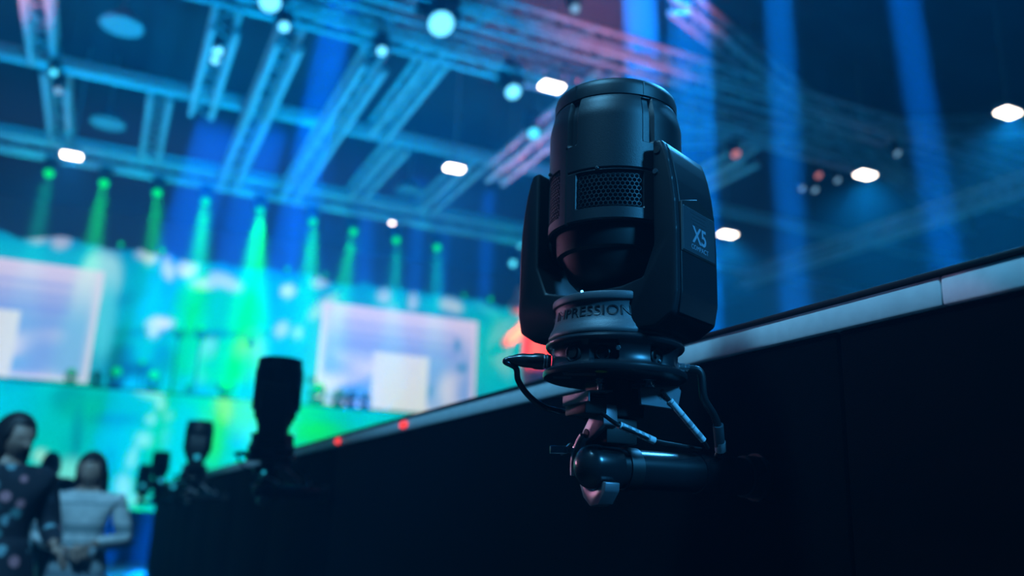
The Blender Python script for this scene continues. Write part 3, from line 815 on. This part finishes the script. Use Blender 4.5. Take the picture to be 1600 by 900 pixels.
for i, (px, py, e, lab) in enumerate([(190, 372, 0, 'dim green light on the top edge of the video wall, leftmost'), (257, 382, 900, 'green light on the top edge of the video wall above the left white flowers'),
                                      (455, 415, 1500, 'green light on the top edge of the video wall over a round white spot'), (515, 428, 0, 'dim green light beside the second green spot on the video wall edge'),
                                      (735, 465, 0, 'small green light over the right end of the right screen'), (777, 472, 500, 'rightmost small green light, left of the red ornament')]):
    p = P(px, py, Y=25.4)
    m, q, d = make_mover('beam_light', lab, 'green2' if e == 0 else 'green', (p.x, 25.4, 8.22 + .20), False, 'green lights on the video wall edge', -30, 0, .12, .55)
    m.location.y = SY + .06; m.location.z = 8.25 - .05
    if e: spot((p.x, SY - .35, 8.35), (0, -.02, -1), e * 5, (0, 1, .15), 20, .6, .08)
for px, py, lens, dk, lab in [(182, 588, 'green2', 1, 'dark moving head on the gallery deck under the left screen edge, nearer one'), (240, 589, 'green2', 1, 'dark moving head on the gallery deck right of its twin'),
                              (110, 594, 'dark', .7, 'small dark light on the gallery deck under the left screen'), (150, 595, 'dark', .7, 'small dark light on the deck right of the left screen'),
                              (295, 603, 'dark', .55, 'tiny dark light on the deck below the green picture'), (352, 607, 'green2', .8, 'dark green lit light on the deck left of the second wash light'),
                              (497, 597, 'dark', 1.1, 'dark moving head on the deck at the lower left corner of the right screen'), (525, 632, 'dark', .8, 'first of three dark lights under the right screen'),
                              (545, 636, 'dark', .8, 'middle of three dark lights under the right screen'), (567, 640, 'dark', .8, 'last of three dark lights under the right screen'),
                              (283, 507, 'green2', .7, 'left green lamp in the upper green picture'), (318, 507, 'green', .7, 'middle green lamp in the upper green picture'), (397, 520, 'green2', .7, 'right green lamp in the upper green picture'), (225, 557, 'green2', .6, 'single green lamp over the dark twin lights')]:
    p = P(px, py, Y=25.2)
    up = py < 560
    m, q, d = make_mover('stage_light', lab, lens, (p.x, SY - (.99 if px > 500 and not up else .8 if not up else .3 if px == 225 else .45), 4.2), False, 'lights on the gallery deck', 10, 0, .13, dk)
    if up:   # these stand on slim stands
        m.location.z = p.z - .35
        bm = bm_new(); add_cyl(bm, (0, 0, 4.2 - m.location.z), (0, 0, 0), .025, n=10); add_cyl(bm, (0, 0, 4.2 - m.location.z), (0, 0, 4.215 - m.location.z), .2, n=20); obj('stand', bm, M['mover'], m)
# bright cyan and white lamps in the roof rig, hung under the trusses
for px, py, lens, s, lab in [(683, 33, 'bluelens', 1.9, 'big pale blue glowing lamp at the top, left of the sharp light'), (797, 140, 'bluelens', 1.3, 'blue white lamp pair left of the nearest white lamp'), (443, 40, 'bluelens', .8, 'bright lamp at the upper end of the long cyan truss'),
                             (340, 78, 'bluelens', .8, 'bright upper lamp on the second cyan truss'), (336, 92, 'bluelens', .7, 'bright lower lamp on the second cyan truss'), (595, 78, 'bluelens', .75, 'small bright lamp where a cyan truss meets the broad cross truss'), (830, 205, 'cyanlens', 1.1, 'cyan lamp close to the left side of the sharp light'),
                             (420, 0, 'bluelens', 1.5, 'bright lamp cut by the top edge, above the long cyan truss'), (785, 280, 'palelens', .7, 'small pale lamp under the far cross truss beside the sharp light'), (85, 112, 'cyanlens', .6, 'cyan lamp under the long cross truss at the left'), (92, 140, 'palelens', .7, 'pale lamp below the cyan one at the left'),
                             (895, 12, 'palelens', .7, 'small pale lamp above the sharp light'), (865, 685, None, 0, ''), (1145, 238, 'pinklens', .9, 'pink lamp right of the sharp light'), (1250, 293, 'palelens', .6, 'left small pale lamp on the right blue beam'), (1270, 295, 'palelens', .65, 'second small pale lamp beside the right blue beam'),
                             (1305, 280, 'palelens', .6, 'small pale lamp left of the right hand roof lamp'), (1398, 238, 'palelens', .6, 'small pale lamp beside the far right blue beam'), (1275, 272, 'pinklens', .7, 'small pink lamp above the pale pair')]:
    if not lens: continue
    p = P(px, py, Z=10.0)
    m, q, d = make_mover('roof_light', lab, lens, (p.x, p.y, 10.0 + .45 * s), True, 'lamps in the roof rig', 40, 0, .13, s)
    bm = bm_new(); add_cyl(bm, (0, 0, -.02), (0, 0, HZ - .03 - m.location.z), .02, n=8); obj('hanging_pole', bm, M['mover'], m)
for px, py, s, lab in [(810, 383, 1.2, 'upper cyan round lamp left of the sharp light'), (798, 413, 1.0, 'lower cyan round lamp left of the sharp light')]:
    p = P(px, py, Y=27)
    m, q, d = make_mover('roof_light', lab, 'cyanlens', (p.x, p.y, p.z + .45 * s), True, 'cyan lamps right of the stage', 70, 0, .13, s)
    bm = bm_new(); add_cyl(bm, (0, 0, -.02), (0, 0, HZ - .03 - m.location.z), .02, n=8); obj('hanging_pole', bm, M['mover'], m)


# red ornament at the right end of the stage
def skin_mesh(verts, edges, radii, sub=2):
    me = bpy.data.meshes.new('skin'); me.from_pydata([Vector(v) for v in verts], edges, []); o = bpy.data.objects.new('skin', me); sc.collection.objects.link(o)
    md = o.modifiers.new('s', 'SKIN'); md.use_smooth_shade = True
    for i, r in enumerate(radii):
        sv = me.skin_vertices[0].data[i]; sv.radius = r if isinstance(r, tuple) else (r, r); sv.use_root = i == 0
    s2 = o.modifiers.new('d', 'SUBSURF'); s2.levels = sub; s2.render_levels = sub
    bpy.context.view_layer.update()
    out = bpy.data.meshes.new_from_object(o.evaluated_get(bpy.context.evaluated_depsgraph_get()))
    bpy.data.objects.remove(o); bpy.data.meshes.remove(me)
    return out


q = lambda px, py: P(px, py, Y=24.2)
o0 = q(835, 600); o0.z = 1.02
t = thing('stage_ornament', 'large red and salmon cloth figure on the stage, half hidden by the sharp light', 'ornament', o0)
rl = lambda px, py: q(px, py) - o0
me = skin_mesh([(0, 0, .05), rl(845, 640), rl(838, 590), rl(832, 545), rl(838, 505), rl(842, 480), rl(870, 560)], [(0, 1), (1, 2), (2, 3), (3, 4), (4, 5), (3, 6)], [.5, .45, .55, .5, .35, .25, .4])
bm = bm_new(); bm.from_mesh(me); obj('body', bm, M['red'], t, 180)
me = skin_mesh([rl(832, 500), rl(815, 515), rl(796, 532), rl(784, 540)], [(0, 1), (1, 2), (2, 3)], [.3, .22, .2, .12])
bm = bm_new(); bm.from_mesh(me); obj('arm', bm, M['salmon'], t, 180)
bm = bm_new()
for px, py, r in ((807, 480, .24), (816, 456, .2), (828, 470, .3), (812, 464, .16)):
    bmesh.ops.create_icosphere(bm, subdivisions=3, radius=r, matrix=Matrix.Translation(rl(px, py)))
obj('head', bm, M['salmon'], t, 180)
spot((9.5, 16, 6.5), Vector(q(830, 530)) - Vector((9.5, 16, 6.5)), 16000, (1, .5, .35), 14, .5, .2)


# ------------------------------------------------------------------ people
def remesh(meshes, vox, smooth=4):
    bm = bm_new()
    for m in meshes: bm.from_mesh(m); bpy.data.meshes.remove(m)
    me = bpy.data.meshes.new('tmp'); bm.to_mesh(me); bm.free()
    o = bpy.data.objects.new('tmp', me); sc.collection.objects.link(o)
    md = o.modifiers.new('r', 'REMESH'); md.mode = 'VOXEL'; md.voxel_size = vox
    ms = o.modifiers.new('s', 'SMOOTH'); ms.iterations = smooth; ms.factor = .5
    bpy.context.view_layer.update()
    out = bpy.data.meshes.new_from_object(o.evaluated_get(bpy.context.evaluated_depsgraph_get()))
    bpy.data.objects.remove(o); bpy.data.meshes.remove(me)
    return out


def head_mesh(c, yaw, tilt):
    """an adult head, face to -y: brow, eye sockets, nose, lips, chin and ears"""
    bm = bm_new(); bmesh.ops.create_icosphere(bm, subdivisions=5, radius=1)
    for v in bm.verts:
        x, y, z = v.co
        w = 1 - .28 * sstep(.1, -1, z)
        X, Y, Z = x * .074 * w, y * .094, z * .112
        if y < 0 and z < .1: Y += .012 * sstep(.1, -.9, z)
        if y > .3 and z < -.3: Y -= .03 * sstep(-.3, -1, z)
        if y < -.2:
            g = lambda cx, cz, sx, sz: math.exp(-((X - cx) / sx) ** 2 - ((Z - cz) / sz) ** 2)
            Y -= .020 * g(0, -.022, .010, .012) + .010 * g(0, -.004, .008, .02)
            Y += .010 * (g(.030, .006, .014, .010) + g(-.030, .006, .014, .010))
            Y -= .004 * (g(.030, .026, .02, .006) + g(-.030, .026, .02, .006))
            Y -= .005 * (g(0, -.050, .020, .005) + g(0, -.060, .018, .005)); Y += .004 * g(0, -.055, .022, .002)
            Y -= .006 * g(0, -.088, .018, .012)
        v.co = (X, Y, Z)
    for s in (1, -1): bmesh.ops.create_uvsphere(bm, u_segments=16, v_segments=10, radius=1, matrix=Matrix.Translation((s * .072, .010, -.006)) @ Matrix.Diagonal((.010, .018, .030, 1)))
    bm.transform(Matrix.Translation(c) @ Matrix.Rotation(yaw, 4, 'Z') @ Matrix.Rotation(tilt, 4, 'X'))
    me = bpy.data.meshes.new('head'); bm.to_mesh(me); bm.free(); return me


def hand_mesh(wrist, d, side, curl, palm_n):
    """palm, four fingers of different lengths and a thumb; d points down the hand"""
    w = Vector(wrist); d = Vector(d).normalized(); n = Vector(palm_n); n = (n - d * n.dot(d)).normalized(); s = d.cross(n) * side
    V = [w, w + d * .045, w + d * .085]; E = [(0, 1), (1, 2)]; Rr = [(.024, .018), (.036, .015), (.038, .013)]
    out = [skin_mesh(V, E, Rr, 2)]
    for k, (off, L) in enumerate(((.028, .070), (.010, .078), (-.010, .072), (-.028, .056))):
        p = w + d * .082 + s * off; V = [p - d * .02, p]; a = 0
        for j, f in enumerate((.45, .32, .23)):
            a += curl * (1 + .15 * k); V.append(V[-1] + (d * math.cos(a) + n * math.sin(a)) * L * f)
        out.append(skin_mesh(V, [(i, i + 1) for i in range(4)], [.0095, .0095, .009, .008, .0065], 1))
    V = [w + d * .02 + s * .018, w + d * .045 + s * .040, w + d * .070 + s * .052 + n * .012, w + d * .090 + s * .054 + n * .022]
    out.append(skin_mesh(V, [(0, 1), (1, 2), (2, 3)], [.014, .012, .010, .008], 1))
    return out


def hair_mesh(c, yaw, tilt, length, front=48):
    bm = bm_new(); bmesh.ops.create_icosphere(bm, subdivisions=5, radius=1)
    for v in bm.verts:
        x, y, z = v.co; az = abs(math.degrees(math.atan2(x, -y)))
        X, Y, Z = x * .090, y * .110 + .006, z * .126 + .006
        f = sstep(front + 14, front - 6, az) * sstep(.62, .42, z) * sstep(-.99, -.9, -abs(z))
        if z < 0:
            Z = .006 + z * length; r = 1 + .12 * math.sin(-z * 2.4)
            X = math.copysign(abs(x) ** .6 * .090 * r, x) if abs(z) < .97 else X; Y = (y if abs(y) < 1e-3 else math.copysign(abs(y) ** .7, y)) * .10 * r + .012
            if y < 0: Y = min(Y * .55, .01) + .0
        k = 1 + .02 * math.sin(az * .9 + 3 * z)
        X *= k; Y *= k
        X *= 1 - .45 * f; Y = Y * (1 - f) + (.02) * f
        v.co = (X, Y, Z)
    bm.transform(Matrix.Translation(c) @ Matrix.Rotation(yaw, 4, 'Z') @ Matrix.Rotation(tilt, 4, 'X'))
    return bm


def person(label, loc, rz, h, arms, skirt, top_m, skirt_m, hair_len, head_yaw=0, head_tilt=0, curl=.3, wide=1.0, hair_back=False):
    t = thing('person', label, 'person', loc, rz)
    k = h / 1.64
    S = lambda p: Vector(p) * k
    hc = S((0, -.022, 1.525))
    V = [(0, 0, .93), (0, .01, 1.06), (0, .01, 1.22), (0, .015, 1.34), (0, .012, 1.405), (0, -.005, 1.46)]
    Rr = [(.150 * wide, .105), (.125 * wide, .092), (.140 * wide, .105), (.125 * wide, .085), (.060, .055), (.050, .050)]
    E = [(i, i + 1) for i in range(5)]
    top_V, top_E, top_R = V[:5], E[:4], [(a * 1.10 + .008, b * 1.12 + .012) for a, b in Rr[:4]] + [(.075, .068)]
    hands = []
    for s in (-1, 1):
        sh, el, wr, hd, pn = arms[0 if s < 0 else 1]
        b = len(V); V += [sh, el, wr]; E += [(3, b), (b, b + 1), (b + 1, b + 2)]; Rr += [.055, .042, .027]
        b2 = len(top_V); top_V = top_V + [sh, el, tuple(Vector(wr) + (Vector(el) - Vector(wr)) * .06)]; top_E = top_E + [(3, b2), (b2, b2 + 1), (b2 + 1, b2 + 2)]; top_R = top_R + [.070, .058, .040]
        hands.append((wr, hd, s, pn))
        b = len(V); V += [(s * .088, 0, .86), (s * .10, -.012, .48), (s * .10, .02, .085), (s * .105, -.12, .035)]
        E += [(0, b), (b, b + 1), (b + 1, b + 2), (b + 2, b + 3)]; Rr += [.092, .058, .036, .032]
    ms = [skin_mesh([S(v) for v in V], E, [tuple(q * k for q in r) if isinstance(r, tuple) else r * k for r in Rr], 2), head_mesh(hc, head_yaw, head_tilt)]
    for wr, hd, s, pn in hands: ms += hand_mesh(S(wr), hd, s, curl, pn)
    b = bm_new(); me = remesh(ms, .0062, 3); b.from_mesh(me); bpy.data.meshes.remove(me); obj('body', b, M['skin'], t, 180)
    b = bm_new(); me = skin_mesh([S(v) for v in top_V], top_E, [tuple(q * k for q in r) if isinstance(r, tuple) else r * k for r in top_R], 2); b.from_mesh(me); bpy.data.meshes.remove(me); obj('top', b, top_m, t, 180)
    if skirt:
        b = bm_new(); n = 96; rings = []
        for j in range(15):
            u = j / 14; z = 1.06 + (skirt - 1.06) * u; ring = []
            for i in range(n):
                a = 2 * PI * i / n; fold = 1 + .05 * u * math.sin(a * 9 + 2 * math.sin(3 * u)); r = (.150 + .16 * u ** .8) * wide * fold
                ring.append(b.verts.new(S((r * math.cos(a), r * .80 * math.sin(a) + .005, z))))
            rings.append(ring)
        for p, q2 in zip(rings, rings[1:]):
            for i in range(n): b.faces.new((p[i], p[(i + 1) % n], q2[(i + 1) % n], q2[i]))
        b.faces.new(rings[0]); o = obj('skirt', b, skirt_m, t, 180)
        so = o.modifiers.new('thickness', 'SOLIDIFY'); so.thickness = .004
    else:
        b = bm_new()
        V2 = [(0, 0, .97), (0, 0, .90)]; E2 = [(0, 1)]; R2 = [(.165 * wide, .125), (.16 * wide, .125)]
        for s in (-1, 1):
            q2 = len(V2); V2 += [(s * .09, 0, .84), (s * .10, -.012, .48), (s * .10, .02, .10)]; E2 += [(1, q2), (q2, q2 + 1), (q2 + 1, q2 + 2)]; R2 += [.10, .075, .062]
        me = skin_mesh([S(v) for v in V2], E2, [tuple(q * k for q in r) if isinstance(r, tuple) else r * k for r in R2], 2); b.from_mesh(me); bpy.data.meshes.remove(me); obj('trousers', b, skirt_m, t, 180)
    obj('hair', hair_mesh(hc, head_yaw, head_tilt, hair_len, 14 if hair_back else 46), M['hair'], t, 180)
    for s in (-1, 1):
        me = skin_mesh([S((s * .10, .045, .045)), S((s * .102, -.03, .042)), S((s * .107, -.135, .034))], [(0, 1), (1, 2)], [.042 * k, .044 * k, .036 * k], 2)
        b = bm_new(); b.from_mesh(me); bpy.data.meshes.remove(me)
        for v in b.verts: v.co.z = max(v.co.z, .0)
        obj('shoe', b, M['shoe'], t, 180)
    return t


def floral():
    m = bpy.data.materials.new('dark floral cloth'); m.use_nodes = True; nt = m.node_tree; b = nt.nodes['Principled BSDF']; b.inputs['Roughness'].default_value = .8
    tc = nt.nodes.new('ShaderNodeTexCoord'); vo = nt.nodes.new('ShaderNodeTexVoronoi'); vo.inputs['Scale'].default_value = 13; nt.links.new(tc.outputs['Object'], vo.inputs['Vector'])
    r = nt.nodes.new('ShaderNodeValToRGB'); r.color_ramp.elements[0].position = .30; r.color_ramp.elements[0].color = (1, 1, 1, 1); r.color_ramp.elements[1].position = .42; r.color_ramp.elements[1].color = (0, 0, 0, 1)
    nt.links.new(vo.outputs['Distance'], r.inputs[0])
    cr = nt.nodes.new('ShaderNodeValToRGB'); cr.color_ramp.interpolation = 'CONSTANT'
    els = cr.color_ramp.elements; els[0].color = (.02, .03, .05, 1); els[1].position = .35; els[1].color = (.10, .30, .34, 1)
    for p, c in ((.55, (.6, .26, .32, 1)), (.68, (.03, .05, .08, 1)), (.82, (.20, .42, .50, 1))):
        e = els.new(p); e.color = c
    sp = nt.nodes.new('ShaderNodeSeparateColor'); nt.links.new(vo.outputs['Color'], sp.inputs[0]); nt.links.new(sp.outputs[0], cr.inputs[0])
    mx = nt.nodes.new('ShaderNodeMix'); mx.data_type = 'RGBA'; mx.inputs[6].default_value = (.012, .016, .028, 1)
    nt.links.new(r.outputs[0], mx.inputs[0]); nt.links.new(cr.outputs[0], mx.inputs[7]); nt.links.new(mx.outputs[2], b.inputs['Base Color'])
    return m


def knit(name, base, band, zs):
    """pale knit with darker pattern bands at given heights"""
    m = bpy.data.materials.new(name); m.use_nodes = True; nt = m.node_tree; b = nt.nodes['Principled BSDF']; b.inputs['Roughness'].default_value = .9
    tc = nt.nodes.new('ShaderNodeTexCoord'); sp = nt.nodes.new('ShaderNodeSeparateXYZ'); nt.links.new(tc.outputs['Object'], sp.inputs[0])
    r = nt.nodes.new('ShaderNodeValToRGB'); els = r.color_ramp.elements; r.color_ramp.interpolation = 'CONSTANT'
    els[0].color = (0, 0, 0, 1); els[1].position = .999; els[1].color = (0, 0, 0, 1)
    for a, w in zs:
        e = els.new(a / 2); e.color = (1, 1, 1, 1); e = els.new((a + w) / 2); e.color = (0, 0, 0, 1)
    hv = nt.nodes.new('ShaderNodeMath'); hv.operation = 'MULTIPLY'; hv.inputs[1].default_value = .5
    nt.links.new(sp.outputs[2], hv.inputs[0]); nt.links.new(hv.outputs[0], r.inputs[0])
    v = nt.nodes.new('ShaderNodeTexVoronoi'); v.inputs['Scale'].default_value = 22; nt.links.new(tc.outputs['Object'], v.inputs['Vector'])
    ad = nt.nodes.new('ShaderNodeMath'); ad.operation = 'MULTIPLY_ADD'; ad.inputs[1].default_value = .5; ad.use_clamp = True
    sb = nt.nodes.new('ShaderNodeMath'); sb.operation = 'SUBTRACT'; sb.inputs[1].default_value = .12; nt.links.new(v.outputs['Distance'], sb.inputs[0])
    nt.links.new(sb.outputs[0], ad.inputs[0]); nt.links.new(r.outputs[0], ad.inputs[2])
    mx = nt.nodes.new('ShaderNodeMix'); mx.data_type = 'RGBA'; mx.inputs[6].default_value = (*base, 1); mx.inputs[7].default_value = (*band, 1)
    nt.links.new(ad.outputs[0], mx.inputs[0]); nt.links.new(mx.outputs[2], b.inputs['Base Color'])
    return m


FLO = floral(); KN = knit('pale patterned knit', (.72, .76, .78), (.24, .32, .36), ((.98, .03), (1.06, .05), (1.23, .02)))
SK = knit('grey woven skirt', (.34, .42, .47), (.16, .22, .27), ((.55, .04), (.80, .04)))
# arms: (shoulder, elbow, wrist, hand direction, palm normal) for the left (-x) and right (+x) of the figure as seen from the front
W1 = person('woman with long dark hair in a dark floral dress, standing at the left edge', (-.40, 4.97, 0), R_(25), 1.66,
            [((-.185, .01, 1.345), (-.25, .03, 1.08), (-.23, -.05, .86), (0, -.1, -1), (1, 0, 0)), ((.185, .01, 1.345), (.25, .02, 1.10), (.19, -.20, 1.03), (.2, -.7, -.5), (-.5, 0, -.8))], .30, FLO, FLO, .36, R_(20), R_(12))
W2 = person('woman with long hair in a pale patterned jumper and grey skirt, hands before her waist', (P(148, 708, Y=6.2).x, 6.2, 0), R_(-4), P(148, 706, Y=6.2).z / 1.012,
            [((-.185, .01, 1.345), (-.27, .01, 1.09), (-.06, -.20, 1.03), (.9, -.2, -.1), (.1, .9, -.3)), ((.185, .01, 1.345), (.27, .01, 1.09), (.08, -.20, 1.07), (-.75, -.2, -.35), (-.1, .9, -.3))], .25, KN, SK, .42, R_(-14), R_(10), .5, .92)
W3 = person('person in a dark jacket seen from behind, between the two women', (P(83, 705, Y=10.4).x, 10.4, 0), R_(170), P(83, 703, Y=10.4).z / 1.012,
            [((-.19, .01, 1.345), (-.25, .03, 1.08), (-.24, -.03, .86), (0, -.1, -1), (1, 0, 0)), ((.19, .01, 1.345), (.25, .03, 1.08), (.24, -.03, .86), (0, -.1, -1), (-1, 0, 0))], None, M['jacket'], M['jacket'], .14, 0, 0, .3, 1.0, False)
